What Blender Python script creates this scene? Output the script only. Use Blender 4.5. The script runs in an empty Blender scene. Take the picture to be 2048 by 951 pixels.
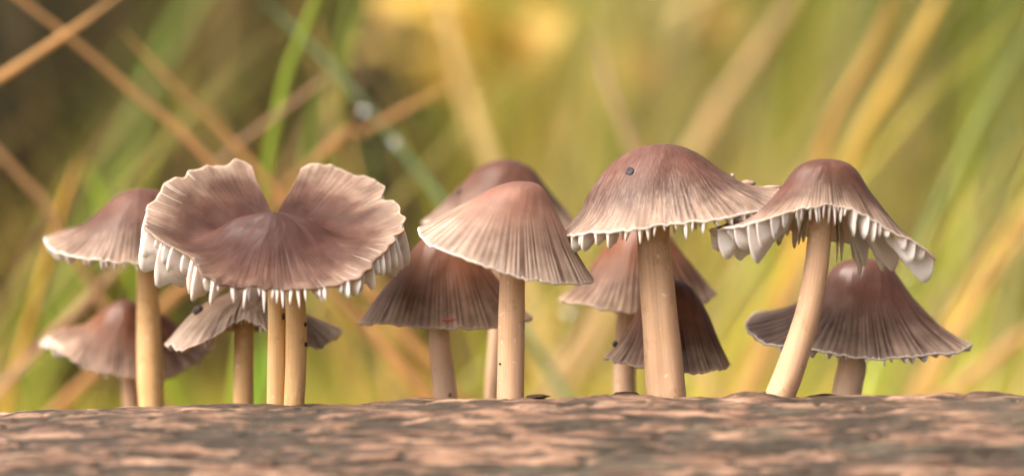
import bpy, math, random
import numpy as np
from mathutils import Vector

R = math.radians
SC = bpy.context.scene
COL = SC.collection

# ------------------------------------------------------------------ camera
# units in this script: millimetres, turned into metres (MM) at mesh creation
MM = 0.001
D = 450.0                  # camera to focus plane
PX = 162.0 / 2048.0        # mm per photo pixel at the focus plane
HC = 163.0                 # camera height above the ground
cam = bpy.data.cameras.new('camera')
cam.lens = 100.0; cam.sensor_width = 36.0
cam.clip_start = 0.01; cam.clip_end = 200.0
cam.dof.use_dof = True
cam.dof.focus_distance = (D - 3) * MM
cam.dof.aperture_fstop = 7.2
co = bpy.data.objects.new('camera', cam); COL.objects.link(co)
co.location = (0, -D * MM, HC * MM)
co.rotation_euler = (R(90), 0, 0)
SC.camera = co

# ------------------------------------------------------------------ light
SUN_EL, SUN_AZ = R(52), R(-120)         # hazy, soft, from the left and a little in front
w = bpy.data.worlds.new('World'); SC.world = w; w.use_nodes = True
nt = w.node_tree; nt.nodes.clear()
sky = nt.nodes.new('ShaderNodeTexSky'); sky.sky_type = 'NISHITA'
sky.sun_disc = False; sky.sun_elevation = SUN_EL; sky.sun_rotation = SUN_AZ
sky.air_density = 0.04; sky.dust_density = 3.2; sky.ozone_density = 0.0
bg = nt.nodes.new('ShaderNodeBackground'); bg.inputs[1].default_value = 0.15
wo = nt.nodes.new('ShaderNodeOutputWorld')
nt.links.new(sky.outputs[0], bg.inputs[0]); nt.links.new(bg.outputs[0], wo.inputs[0])
sl = bpy.data.lights.new('sun', 'SUN'); sl.energy = 0.7; sl.angle = R(50); sl.color = (1.0, 0.87, 0.68)
so = bpy.data.objects.new('sun', sl); COL.objects.link(so)
sd = Vector((math.sin(SUN_AZ) * math.cos(SUN_EL), math.cos(SUN_AZ) * math.cos(SUN_EL), math.sin(SUN_EL)))
so.rotation_euler = sd.to_track_quat('Z', 'Y').to_euler(); so.location = (0, 0, 3)

vs = SC.view_settings
vs.view_transform = 'Standard'; vs.look = 'None'; vs.exposure = 2.15; vs.gamma = 1.0; vs.use_curve_mapping = False
SC.render.engine = 'CYCLES'
SC.cycles.use_denoising = True
SC.cycles.max_bounces = 8; SC.cycles.diffuse_bounces = 4; SC.cycles.transmission_bounces = 6
SC.cycles.sample_clamp_indirect = 6.0
SC.cycles.caustics_reflective = False; SC.cycles.caustics_refractive = False

# ------------------------------------------------------------------ numpy helpers
rng = np.random.default_rng(7)
random.seed(7)
_T = np.random.default_rng(3).random((8, 256, 256))

def vnoise(x, y, seed=0):
    t = _T[seed % 8]
    x = np.asarray(x, float) + 37.3 * seed; y = np.asarray(y, float) + 11.7 * seed
    xi = np.floor(x).astype(int); yi = np.floor(y).astype(int)
    fx = x - xi; fy = y - yi
    fx = fx * fx * (3 - 2 * fx); fy = fy * fy * (3 - 2 * fy)
    a = t[xi & 255, yi & 255]; b = t[(xi + 1) & 255, yi & 255]
    c = t[xi & 255, (yi + 1) & 255]; d = t[(xi + 1) & 255, (yi + 1) & 255]
    return (a * (1 - fx) + b * fx) * (1 - fy) + (c * (1 - fx) + d * fx) * fy

def fbm(x, y, seed=0, octs=4):
    s = 0; a = 0.5; f = 1.0
    for o in range(octs):
        s = s + a * vnoise(np.asarray(x) * f, np.asarray(y) * f, seed + o); a *= 0.5; f *= 2.03
    return s / (1 - 0.5 ** octs)

def sstep(a, b, x):
    t = np.clip((x - a) / (b - a), 0, 1)
    return t * t * (3 - 2 * t)

def W(px, py, dl):
    """photo pixel + depth behind the focus plane (mm) -> world mm"""
    k = (D + dl) / D
    return np.array([(px - 1024) * PX * k, dl, HC + (475.5 - py) * PX * k])

def crm(P, n, phantom=None):
    """Catmull-Rom through the rows of P, n samples evenly along the arc"""
    P = np.array(P, float)
    first = 2 * P[0] - P[1] if phantom is None else np.array(phantom, float)
    Q = np.vstack([first, P, 2 * P[-1] - P[-2]])
    out = []
    for i in range(len(P) - 1):
        p0, p1, p2, p3 = Q[i:i + 4]
        t = np.linspace(0, 1, 24, endpoint=False)[:, None]
        out.append(0.5 * (2 * p1 + (p2 - p0) * t + (2 * p0 - 5 * p1 + 4 * p2 - p3) * t ** 2 + (3 * p1 - p0 - 3 * p2 + p3) * t ** 3))
    out.append(P[-1:]); C = np.vstack(out)
    s = np.concatenate([[0], np.cumsum(np.linalg.norm(np.diff(C, axis=0), axis=1))]); s /= s[-1]
    tt = np.linspace(0, 1, n)
    return np.stack([np.interp(tt, s, C[:, j]) for j in range(C.shape[1])], 1)

def mesh_np(name, verts, faces, mat, parent=None, smooth=True, attrs=None, mats=None, fmat=None):
    """verts in mm relative to the parent; faces (n,4) or a list"""
    me = bpy.data.meshes.new(name)
    verts = np.asarray(verts, float) * MM
    if isinstance(faces, np.ndarray):
        nf, k = faces.shape
        me.vertices.add(len(verts)); me.vertices.foreach_set('co', verts.ravel())
        me.loops.add(nf * k); me.loops.foreach_set('vertex_index', faces.ravel().astype(np.int32))
        me.polygons.add(nf)
        me.polygons.foreach_set('loop_start', np.arange(0, nf * k, k, dtype=np.int32))
        me.polygons.foreach_set('loop_total', np.full(nf, k, dtype=np.int32))
        me.update(calc_edges=True)
    else:
        me.from_pydata(verts.tolist(), [], faces)
    for n_, (ty, data) in (attrs or {}).items():
        a = me.attributes.new(n_, ty, 'POINT')
        a.data.foreach_set({'FLOAT': 'value', 'FLOAT_VECTOR': 'vector', 'FLOAT_COLOR': 'color'}[ty], np.asarray(data, np.float32).ravel())
    for m in (mats or [mat]): me.materials.append(m)
    if fmat is not None: me.polygons.foreach_set('material_index', np.asarray(fmat, np.int32))
    me.polygons.foreach_set('use_smooth', np.full(len(me.polygons), bool(smooth)))
    me.validate()
    o = bpy.data.objects.new(name, me); COL.objects.link(o)
    if parent is not None: o.parent = parent
    return o

def tag(o, label=None, cat=None, group=None, kind=None):
    if label: o['label'] = label
    if cat: o['category'] = cat
    if group: o['group'] = group
    if kind: o['kind'] = kind
    return o

def empty(name, loc):
    o = bpy.data.objects.new(name, None); COL.objects.link(o)
    o.location = [c * MM for c in loc]; o.empty_display_size = 0.005
    return o

# ------------------------------------------------------------------ materials
def newmat(name):
    m = bpy.data.materials.new(name); m.use_nodes = True
    t = m.node_tree; t.nodes.clear()
    out = t.nodes.new('ShaderNodeOutputMaterial'); p = t.nodes.new('ShaderNodeBsdfPrincipled')
    t.links.new(p.outputs[0], out.inputs[0])
    return m, t, p, out

def N(t, ty, **kw):
    n = t.nodes.new(ty)
    for k, v in kw.items():
        if k == 'ins':
            for a, b in v.items(): n.inputs[a].default_value = b
        else: setattr(n, k, v)
    return n

def ramp(t, stops, fac=None, interp='LINEAR'):
    r = t.nodes.new('ShaderNodeValToRGB'); cr = r.color_ramp; cr.interpolation = interp
    while len(cr.elements) < len(stops): cr.elements.new(0.5)
    for e, (p, c) in zip(cr.elements, stops):
        e.position = p; e.color = (c[0], c[1], c[2], 1) if hasattr(c, '__len__') else (c, c, c, 1)
    if fac is not None: t.links.new(fac, r.inputs[0])
    return r

def mixc(t, a, b, fac, mode='MIX'):
    m = t.nodes.new('ShaderNodeMix'); m.data_type = 'RGBA'; m.blend_type = mode
    for sock, v in ((m.inputs[0], fac), (m.inputs[6], a), (m.inputs[7], b)):
        if hasattr(v, 'is_output'): t.links.new(v, sock)
        elif hasattr(v, '__len__'): sock.default_value = (v[0], v[1], v[2], 1)
        else: sock.default_value = v
    return m.outputs[2]

def math_(t, op, a, b=None, clamp=False):
    m = t.nodes.new('ShaderNodeMath'); m.operation = op; m.use_clamp = clamp
    for i, v in enumerate((a, b)):
        if v is None: continue
        if hasattr(v, 'is_output'): t.links.new(v, m.inputs[i])
        else: m.inputs[i].default_value = v
    return m.outputs[0]

def sss(p, w_, scale, rad=(1.0, 0.6, 0.4)):
    p.inputs['Subsurface Weight'].default_value = w_
    p.inputs['Subsurface Radius'].default_value = rad
    p.inputs['Subsurface Scale'].default_value = scale * MM

def cap_material(name, centre, mid, margin, rim, streak=0.55, rough=0.4, fleck=0.35, zones=(0.38, 0.68, 0.95), rim0=0.982, wob=0.22):
    m, t, p, out = newmat(name)
    au = N(t, 'ShaderNodeAttribute', attribute_name='u').outputs['Fac']
    st = N(t, 'ShaderNodeAttribute', attribute_name='stria').outputs['Fac']
    po = N(t, 'ShaderNodeAttribute', attribute_name='polar').outputs['Vector']
    # radial fibres
    mp = N(t, 'ShaderNodeMapping'); mp.inputs['Scale'].default_value = (11, 11, 3.5); t.links.new(po, mp.inputs[0])
    n1 = N(t, 'ShaderNodeTexNoise', ins={'Scale': 1.0, 'Detail': 4.0, 'Roughness': 0.6}); t.links.new(mp.outputs[0], n1.inputs['Vector'])
    mp2 = N(t, 'ShaderNodeMapping'); mp2.inputs['Scale'].default_value = (90, 90, 11); t.links.new(po, mp2.inputs[0])
    n2 = N(t, 'ShaderNodeTexNoise', ins={'Scale': 1.0, 'Detail': 3.0, 'Roughness': 0.65}); t.links.new(mp2.outputs[0], n2.inputs['Vector'])
    tc = N(t, 'ShaderNodeTexCoord')
    n3 = N(t, 'ShaderNodeTexNoise', ins={'Scale': 190.0, 'Detail': 4.0, 'Roughness': 0.55}); t.links.new(tc.outputs['Object'], n3.inputs['Vector'])
    # wobble the zone borders
    uu = math_(t, 'ADD', au, math_(t, 'MULTIPLY', math_(t, 'SUBTRACT', n1.outputs['Fac'], 0.5), wob))
    uu = math_(t, 'ADD', uu, math_(t, 'MULTIPLY', math_(t, 'SUBTRACT', n3.outputs['Fac'], 0.5), 0.35))
    base = ramp(t, [(0.0, centre), (zones[0], centre), (zones[1], mid), (zones[2], margin)], uu).outputs[0]
    # darker translucent stria lines
    sfac = math_(t, 'MULTIPLY', st, streak, True)
    c1 = mixc(t, base, mixc(t, base, (0.30, 0.24, 0.24), 1.0, 'MULTIPLY'), sfac)
    # pale silky fibres
    f2 = ramp(t, [(0.52, 0.0), (0.74, 1.0)], n2.outputs['Fac']).outputs[0]
    f2 = math_(t, 'MULTIPLY', f2, math_(t, 'MULTIPLY', ramp(t, [(0.15, 0.25), (0.75, 1.0)], au).outputs[0], fleck))
    c2 = mixc(t, c1, rim, f2)
    # blotches
    bl = ramp(t, [(0.35, 0.78), (0.65, 1.12)], n3.outputs['Fac']).outputs[0]
    c3 = mixc(t, c2, bl, 1.0, 'MULTIPLY')
    rimf = ramp(t, [(rim0, 0.0), (0.995, 1.0)], math_(t, 'ADD', au, math_(t, 'MULTIPLY', math_(t, 'SUBTRACT', n2.outputs['Fac'], 0.5), 0.05))).outputs[0]
    c4 = mixc(t, c3, rim, rimf)
    t.links.new(c4, p.inputs['Base Color'])
    rr = ramp(t, [(0.3, rough - 0.08), (0.7, rough + 0.16)], n2.outputs['Fac']).outputs[0]
    t.links.new(rr, p.inputs['Roughness'])
    t.links.new(ramp(t, [(0.06, 0.40), (0.4, 0.12)], au).outputs[0], p.inputs['Specular IOR Level'])
    t.links.new(ramp(t, [(0.05, 0.35), (0.45, 0.0)], au).outputs[0], p.inputs['Coat Weight']); p.inputs['Coat Roughness'].default_value = 0.22
    nap = N(t, 'ShaderNodeTexNoise', ins={'Scale': 800.0, 'Detail': 3.0, 'Distortion': 1.5}); t.links.new(tc.outputs['Object'], nap.inputs['Vector'])
    bsum = math_(t, 'ADD', math_(t, 'MULTIPLY', n2.outputs['Fac'], fleck * 2.5), math_(t, 'MULTIPLY', n1.outputs['Fac'], 0.5))
    napf = math_(t, 'MULTIPLY', nap.outputs['Fac'], ramp(t, [(0.1, 1.0), (0.5, 0.35)], au).outputs[0])
    b = N(t, 'ShaderNodeBump', ins={'Strength': 0.3, 'Distance': 0.0002}); t.links.new(math_(t, 'ADD', math_(t, 'MULTIPLY', bsum, ramp(t, [(0.12, 0.15), (0.6, 1.0)], au).outputs[0]), napf), b.inputs['Height'])
    t.links.new(b.outputs[0], p.inputs['Normal'])
    sss(p, 0.6, 0.8)
    return m

def flesh_material(name, col, col2, rough=0.5, w_=0.5, scale=1.2, fibre=True):
    m, t, p, out = newmat(name)
    po = N(t, 'ShaderNodeAttribute', attribute_name='polar').outputs['Vector']
    tc = N(t, 'ShaderNodeTexCoord').outputs['Object']
    mp = N(t, 'ShaderNodeMapping'); mp.inputs['Scale'].default_value = (7, 7, 2.2); t.links.new(po, mp.inputs[0])
    n1 = N(t, 'ShaderNodeTexNoise', ins={'Scale': 1.0, 'Detail': 4.0, 'Roughness': 0.6}); t.links.new(mp.outputs[0] if fibre else tc, n1.inputs['Vector'])
    if not fibre: n1.inputs['Scale'].default_value = 260
    n3 = N(t, 'ShaderNodeTexNoise', ins={'Scale': 120.0, 'Detail': 5.0, 'Roughness': 0.65}); t.links.new(tc, n3.inputs['Vector'])
    f = math_(t, 'ADD', math_(t, 'MULTIPLY', n1.outputs['Fac'], 0.55), math_(t, 'MULTIPLY', n3.outputs['Fac'], 0.45))
    c = ramp(t, [(0.36, col2), (0.6, col)], f).outputs[0]
    if fibre:
        v = N(t, 'ShaderNodeTexNoise', ins={'Scale': 900.0, 'Detail': 1.0}); t.links.new(tc, v.inputs['Vector'])
        c = mixc(t, c, (0.85, 0.78, 0.66), ramp(t, [(0.70, 0.0), (0.78, 0.5)], v.outputs['Fac']).outputs[0])
        st_ = N(t, 'ShaderNodeTexNoise', ins={'Scale': 210.0, 'Detail': 4.0, 'Roughness': 0.7}); t.links.new(tc, st_.inputs['Vector'])
        c = mixc(t, c, mixc(t, c, (0.62, 0.48, 0.36), 1.0, 'MULTIPLY'), ramp(t, [(0.56, 0.0), (0.72, 0.7)], st_.outputs['Fac']).outputs[0])
    t.links.new(c, p.inputs['Base Color']); p.inputs['Roughness'].default_value = rough
    b = N(t, 'ShaderNodeBump', ins={'Strength': 0.35, 'Distance': 0.0002}); t.links.new(n1.outputs['Fac'], b.inputs['Height'])
    t.links.new(b.outputs[0], p.inputs['Normal'])
    sss(p, w_, scale)
    return m

M_GILL = flesh_material('gill_cream', (0.81, 0.75, 0.70), (0.74, 0.66, 0.60), 0.55, 0.4, 0.9, False)
M_GILL_D = flesh_material('gill_greyish', (0.50, 0.40, 0.34), (0.34, 0.26, 0.22), 0.6, 0.4, 0.8, False)
M_STEM = flesh_material('stem_honey', (0.68, 0.46, 0.29), (0.58, 0.37, 0.215), 0.62, 0.5, 1.6)
M_STEM_L = flesh_material('stem_shade_lifted', (0.84, 0.61, 0.41), (0.74, 0.50, 0.31), 0.6, 0.5, 1.6)  # lighter colour lifts the shaded stems in place of fill light
M_STEM_Y = flesh_material('stem_amber', (0.72, 0.49, 0.235), (0.62, 0.395, 0.16), 0.62, 0.5, 1.6)
RIM = (0.78, 0.69, 0.62)
CAPM = {
    'brown': cap_material('cap_chestnut', (0.118, 0.054, 0.037), (0.13, 0.076, 0.056), (0.36, 0.265, 0.20), RIM, 0.9, 0.30, 0.12, (0.42, 0.66, 0.97)),
    'dark': cap_material('cap_umber', (0.165, 0.066, 0.034), (0.17, 0.098, 0.066), (0.36, 0.265, 0.195), (0.46, 0.37, 0.29), 0.95, 0.36, 0.10, (0.46, 0.74, 1.0)),
    'pale': cap_material('cap_fawn', (0.235, 0.118, 0.084), (0.275, 0.178, 0.133), (0.42, 0.325, 0.255), RIM, 0.85, 0.32, 0.08, (0.34, 0.60, 0.95)),
    'silky': cap_material('cap_silky', (0.128, 0.058, 0.042), (0.118, 0.068, 0.052), (0.36, 0.265, 0.20), RIM, 0.75, 0.27, 0.40, (0.42, 0.66, 0.97)),
    'mauve': cap_material('cap_mauve', (0.060, 0.026, 0.020), (0.11, 0.060, 0.044), (0.33, 0.24, 0.18), (0.52, 0.43, 0.35), 0.2, 0.38, 0.08, (0.44, 0.74, 1.0), 0.985, 0.12),
    'grey': cap_material('cap_greyish', (0.11, 0.066, 0.044), (0.15, 0.105, 0.077), (0.27, 0.21, 0.165), (0.50, 0.43, 0.37), 0.5, 0.6, 0.3),
}

def plain(name, col, rough=0.7, spec=0.4):
    m, t, p, out = newmat(name)
    tc = N(t, 'ShaderNodeTexCoord').outputs['Object']
    n = N(t, 'ShaderNodeTexNoise', ins={'Scale': 900.0, 'Detail': 3.0}); t.links.new(tc, n.inputs['Vector'])
    c = mixc(t, col, ramp(t, [(0.3, 0.6), (0.7, 1.3)], n.outputs['Fac']).outputs[0], 1.0, 'MULTIPLY')
    t.links.new(c, p.inputs['Base Color']); p.inputs['Roughness'].default_value = rough
    p.inputs['Specular IOR Level'].default_value = spec
    b = N(t, 'ShaderNodeBump', ins={'Strength': 0.5, 'Distance': 0.0003}); t.links.new(n.outputs['Fac'], b.inputs['Height'])
    t.links.new(b.outputs[0], p.inputs['Normal'])
    return m
M_SOIL = plain('dark_crumb', (0.025, 0.017, 0.013))
M_BARK = plain('bark_brown', (0.06, 0.040, 0.028), 0.9, 0.1)
M_SLATE = plain('grey_flake', (0.055, 0.055, 0.06), 0.9, 0.1)
M_TORN = plain('torn_tan', (0.36, 0.25, 0.18), 0.6)
M_RED = plain('red_fibre', (0.36, 0.06, 0.025), 0.5)

# ------------------------------------------------------------------ ground with a grassy bank
def ground_z(x, y):
    """mm; flat round the log, a low bank behind the meadow, rolling far away"""
    b = sstep(1500, 3200, y + 160 * np.sin(np.asarray(x) / 700.0)) * 900
    return b + 14 * (fbm(np.asarray(x) / 160.0, np.asarray(y) / 160.0, 1, 3) - 0.5) - 4

gx = np.concatenate([-np.geomspace(90000, 1600, 26), np.linspace(-1500, 1500, 121), np.geomspace(1600, 90000, 26)])
gy = np.concatenate([-np.geomspace(90000, 1600, 20), np.linspace(-1500, 3600, 180), np.geomspace(3700, 90000, 26)])
GX, GY = np.meshgrid(gx, gy)
GZ = ground_z(GX, GY)
nx, ny = len(gx), len(gy)
idx = np.arange(nx * ny).reshape(ny, nx)
gf = np.stack([idx[:-1, :-1], idx[:-1, 1:], idx[1:, 1:], idx[1:, :-1]], -1).reshape(-1, 4)
m, t, p, out = newmat('thatch_soil')
tc = N(t, 'ShaderNodeTexCoord').outputs['Object']
n1 = N(t, 'ShaderNodeTexNoise', ins={'Scale': 22.0, 'Detail': 6.0}); t.links.new(tc, n1.inputs['Vector'])
t.links.new(ramp(t, [(0.35, (0.018, 0.013, 0.008)), (0.55, (0.04, 0.03, 0.013)), (0.7, (0.045, 0.05, 0.015))], n1.outputs['Fac']).outputs[0], p.inputs['Base Color'])
p.inputs['Roughness'].default_value = 0.9
g = mesh_np('ground', np.stack([GX, GY, GZ], -1).reshape(-1, 3), gf, m)
tag(g, kind='structure')

# ------------------------------------------------------------------ the log
LOG_R, LOG_Y = 70.0, -12.0
_cx = np.array([-700, 0, 300, 600, 1000, 1300, 1600, 2048, 2700]); _cy = np.array([840, 816, 803, 800, 799, 792, 785, 776, 767])
def crest_z(x):
    px = x / (PX * (D + LOG_Y) / D) + 1024
    k = (D + LOG_Y) / D
    return HC + (475.5 - np.interp(px, _cx, _cy)) * PX * k
def log_disp(x, a):
    """x mm along the log, a arc mm from the crest (towards the camera negative)"""
    wob = 3.0 * (fbm(x / 30, a / 30, 5, 2) - 0.5)
    aa = a + wob
    grain = fbm(x / 11.0, aa / 1.1, 2, 4) - 0.5
    chunk = fbm(x / 14.0, aa / 2.6, 4, 4) - 0.5
    big = fbm(x / 40.0, a / 22.0, 6, 3) - 0.5
    rid = 1 - np.abs(2 * fbm(x / 22.0, aa / 3.2, 7, 3) - 1)
    crack = sstep(0.90, 0.99, rid)
    ridge = sstep(-6, 0, a) * sstep(9, 3, a) * np.maximum(0, fbm(x / 9.0, a / 5.0, 3, 3) - 0.42) * (sstep(-22, -10, x) * sstep(52, 36, x) + 0.35)
    return 2.4 * grain + 1.6 * chunk + 1.8 * big - 0.8 * crack + 1.8 * ridge, grain * 0.6 + chunk * 0.9 - 0.35 * crack
lx = np.concatenate([np.linspace(-330, -112, 60, endpoint=False), np.linspace(-112, 112, 520, endpoint=False), np.linspace(112, 330, 61)])
half = math.pi * LOG_R
la = np.concatenate([np.linspace(-half, -62, 46, endpoint=False), np.linspace(-62, 34, 250, endpoint=False), np.linspace(34, half, 50, endpoint=False)])
LX, LA = np.meshgrid(lx, la)
dsp, hgt = log_disp(LX, LA)
ph = LA / LOG_R
rr = LOG_R + dsp
cz = crest_z(LX) - LOG_R - 0.9
LV = np.stack([LX, LOG_Y + rr * np.sin(ph), cz + rr * np.cos(ph)], -1)
na, nl = len(la), len(lx)
idx = np.arange(na * nl).reshape(na, nl); idn = np.roll(idx, -1, 0)
lf = np.stack([idx[:, :-1], idx[:, 1:], idn[:, 1:], idn[:, :-1]], -1).reshape(-1, 4)
log_e = empty('fallen_log', (0, LOG_Y, 0))
tag(log_e, 'weathered salmon-brown fallen log with dark and grey-green patches under the mushrooms', 'log')
loc = np.array([0, LOG_Y, 0])
m, t, p, out = newmat('weathered_wood')
geo = N(t, 'ShaderNodeTexCoord').outputs['Object']
ah = N(t, 'ShaderNodeAttribute', attribute_name='h').outputs['Fac']
def stretched(scale, vec=(1, 1, 1), detail=4, rough=0.6):
    mp = N(t, 'ShaderNodeMapping'); mp.inputs['Scale'].default_value = vec; t.links.new(geo, mp.inputs[0])
    n = N(t, 'ShaderNodeTexNoise', ins={'Scale': scale, 'Detail': detail, 'Roughness': rough, 'Distortion': 0.3}); t.links.new(mp.outputs[0], n.inputs['Vector'])
    return n.outputs['Fac']
na1 = stretched(640, (0.09, 1, 1)); na2 = stretched(1000, (0.2, 1, 1)); na3 = stretched(720, (0.09, 1, 1), 5); na4 = stretched(110, (0.3, 1, 1), 4); na5 = stretched(700, (0.15, 1, 1), 4, 0.7)
wood = ramp(t, [(0.28, (0.065, 0.036, 0.024)), (0.42, (0.10, 0.058, 0.037)), (0.52, (0.27, 0.152, 0.094)), (0.66, (0.42, 0.27, 0.18))], na1).outputs[0]
wood = mixc(t, wood, ramp(t, [(0.3, 0.6), (0.65, 1.15)], na2).outputs[0], 1.0, 'MULTIPLY')
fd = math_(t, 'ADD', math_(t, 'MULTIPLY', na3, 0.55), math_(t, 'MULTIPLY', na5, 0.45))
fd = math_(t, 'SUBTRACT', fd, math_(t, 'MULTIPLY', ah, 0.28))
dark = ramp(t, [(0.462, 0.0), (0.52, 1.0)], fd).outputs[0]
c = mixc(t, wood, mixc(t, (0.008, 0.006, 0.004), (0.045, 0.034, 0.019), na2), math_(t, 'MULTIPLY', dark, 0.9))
na6 = stretched(300, (0.13, 1, 1), 5, 0.65)
patch = ramp(t, [(0.53, 0.0), (0.59, 0.8)], math_(t, 'ADD', math_(t, 'MULTIPLY', na6, 0.7), math_(t, 'MULTIPLY', na5, 0.3))).outputs[0]
c = mixc(t, c, mixc(t, (0.010, 0.008, 0.006), (0.050, 0.042, 0.022), na2), patch)
# grey-green lichen crust, more of it on the crest and to the right
sx = N(t, 'ShaderNodeSeparateXYZ'); t.links.new(geo, sx.inputs[0])
gr = math_(t, 'ADD', na4, math_(t, 'MULTIPLY', sx.outputs[0], 1.3))
lich = ramp(t, [(0.55, 0.0), (0.66, 0.6)], math_(t, 'ADD', math_(t, 'MULTIPLY', gr, 0.7), math_(t, 'MULTIPLY', na5, 0.3))).outputs[0]
c = mixc(t, c, mixc(t, (0.012, 0.010, 0.008), (0.15, 0.13, 0.085), na5), lich)
t.links.new(c, p.inputs['Base Color']); p.inputs['Roughness'].default_value = 0.75
b = N(t, 'ShaderNodeBump', ins={'Strength': 0.9, 'Distance': 0.001}); t.links.new(na2, b.inputs['Height']); t.links.new(b.outputs[0], p.inputs['Normal'])
M_LOG = m
trunk = mesh_np('trunk', LV.reshape(-1, 3) - loc, lf, m, log_e, attrs={'h': ('FLOAT', hgt.ravel())})
# sawn ends with growth rings
m, t, p, out = newmat('end_grain')
tc = N(t, 'ShaderNodeTexCoord').outputs['Object']
wv = N(t, 'ShaderNodeTexWave', wave_type='RINGS', rings_direction='X', ins={'Scale': 55.0, 'Distortion': 2.5, 'Detail': 3.0})
mp = N(t, 'ShaderNodeMapping'); mp.inputs['Location'].default_value = (0, 0, -0.068); t.links.new(tc, mp.inputs[0]); t.links.new(mp.outputs[0], wv.inputs['Vector'])
t.links.new(ramp(t, [(0.0, (0.20, 0.13, 0.08)), (1.0, (0.42, 0.31, 0.21))], wv.outputs['Fac']).outputs[0], p.inputs['Base Color']); p.inputs['Roughness'].default_value = 0.85
for side in (0, -1):
    ring = LV[:, side] - loc
    cen = ring.mean(0); cen[0] += 2.0 * (-1 if side == 0 else 1)
    vv = np.vstack([ring, cen]); n_ = len(ring)
    ff = [(i, (i + 1) % n_, n_) if side else ((i + 1) % n_, i, n_) for i in range(n_)]
    mesh_np('sawn_end', vv, ff, m, log_e, smooth=False)

def log_surface(x, y):
    a = LOG_R * math.asin(max(-0.99, min(0.99, (y - LOG_Y) / LOG_R)))
    d, _ = log_disp(np.array([x]), np.array([a]))
    return float(crest_z(np.array([x]))[0] - LOG_R - 0.9 + (LOG_R + d[0]) * math.cos(a / LOG_R))

def lump(name, c, size, mat, parent=None, seed=0, flat=1.0, rel=(0, 0, 0), seg=10, axis=None):
    """irregular crumb: a noisy ellipsoid, mm"""
    r_ = np.random.default_rng(seed)
    th = np.linspace(0, 2 * math.pi, seg, endpoint=False); la_ = np.linspace(-math.pi / 2, math.pi / 2, 7)
    TH, LA_ = np.meshgrid(th, la_)
    j = 1 + 0.38 * (r_.random(TH.shape) - 0.5); j[0] = j[0, 0]; j[-1] = j[-1, 0]
    P = np.stack([size[0] * np.cos(LA_) * np.cos(TH) * j, size[1] * np.cos(LA_) * np.sin(TH) * j, size[2] * np.sin(LA_) * j], -1)
    if axis is not None:
        q = Vector((0, 0, 1)).rotation_difference(Vector(axis)).to_matrix(); P = P @ np.array(q).T
    P = P + np.array(c) - np.array(rel)
    i = np.arange(P.shape[0] * seg).reshape(-1, seg); n2 = np.roll(i, -1, 1)
    f = np.stack([i[:-1], n2[:-1], n2[1:], i[1:]], -1).reshape(-1, 4)
    return mesh_np(name, P.reshape(-1, 3), f, mat, parent)

# ------------------------------------------------------------------ mushrooms
def theta_interp(keys, th, nu=160):
    """keys {deg: [(r,z),...]} -> dense table r,z [len(th), nu] (periodic cubic in angle)"""
    ks = sorted(keys); tab = []
    for k in ks:
        pts = [(0, 0)] + list(keys[k])
        tab.append(crm(pts, nu, phantom=(-pts[1][0], pts[1][1])))
    tab = np.array(tab); n = len(ks); a = np.array(ks, float)
    deg = np.degrees(th) % 360
    out = np.zeros((len(th), nu, 2))
    ax = np.concatenate([[a[-1] - 360], a, [a[0] + 360, a[1] + 360]]); T_ = np.concatenate([tab[-1:], tab, tab[:2]])
    ax = np.concatenate([[a[-2] - 360], ax]); T_ = np.concatenate([tab[-2:-1], T_])
    for q, d_ in enumerate(deg):
        i = np.searchsorted(ax, d_, side='right') - 1
        i = min(max(i, 1), len(ax) - 3)
        h = ax[i + 1] - ax[i]; s = (d_ - ax[i]) / h
        m0 = (T_[i + 1] - T_[i - 1]) / (ax[i + 1] - ax[i - 1]) * h; m1 = (T_[i + 2] - T_[i]) / (ax[i + 2] - ax[i]) * h
        out[q] = (2 * s ** 3 - 3 * s ** 2 + 1) * T_[i] + (s ** 3 - 2 * s ** 2 + s) * m0 + (-2 * s ** 3 + 3 * s ** 2) * T_[i + 1] + (s ** 3 - s ** 2) * m1
    return out[..., 0], out[..., 1]

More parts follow.
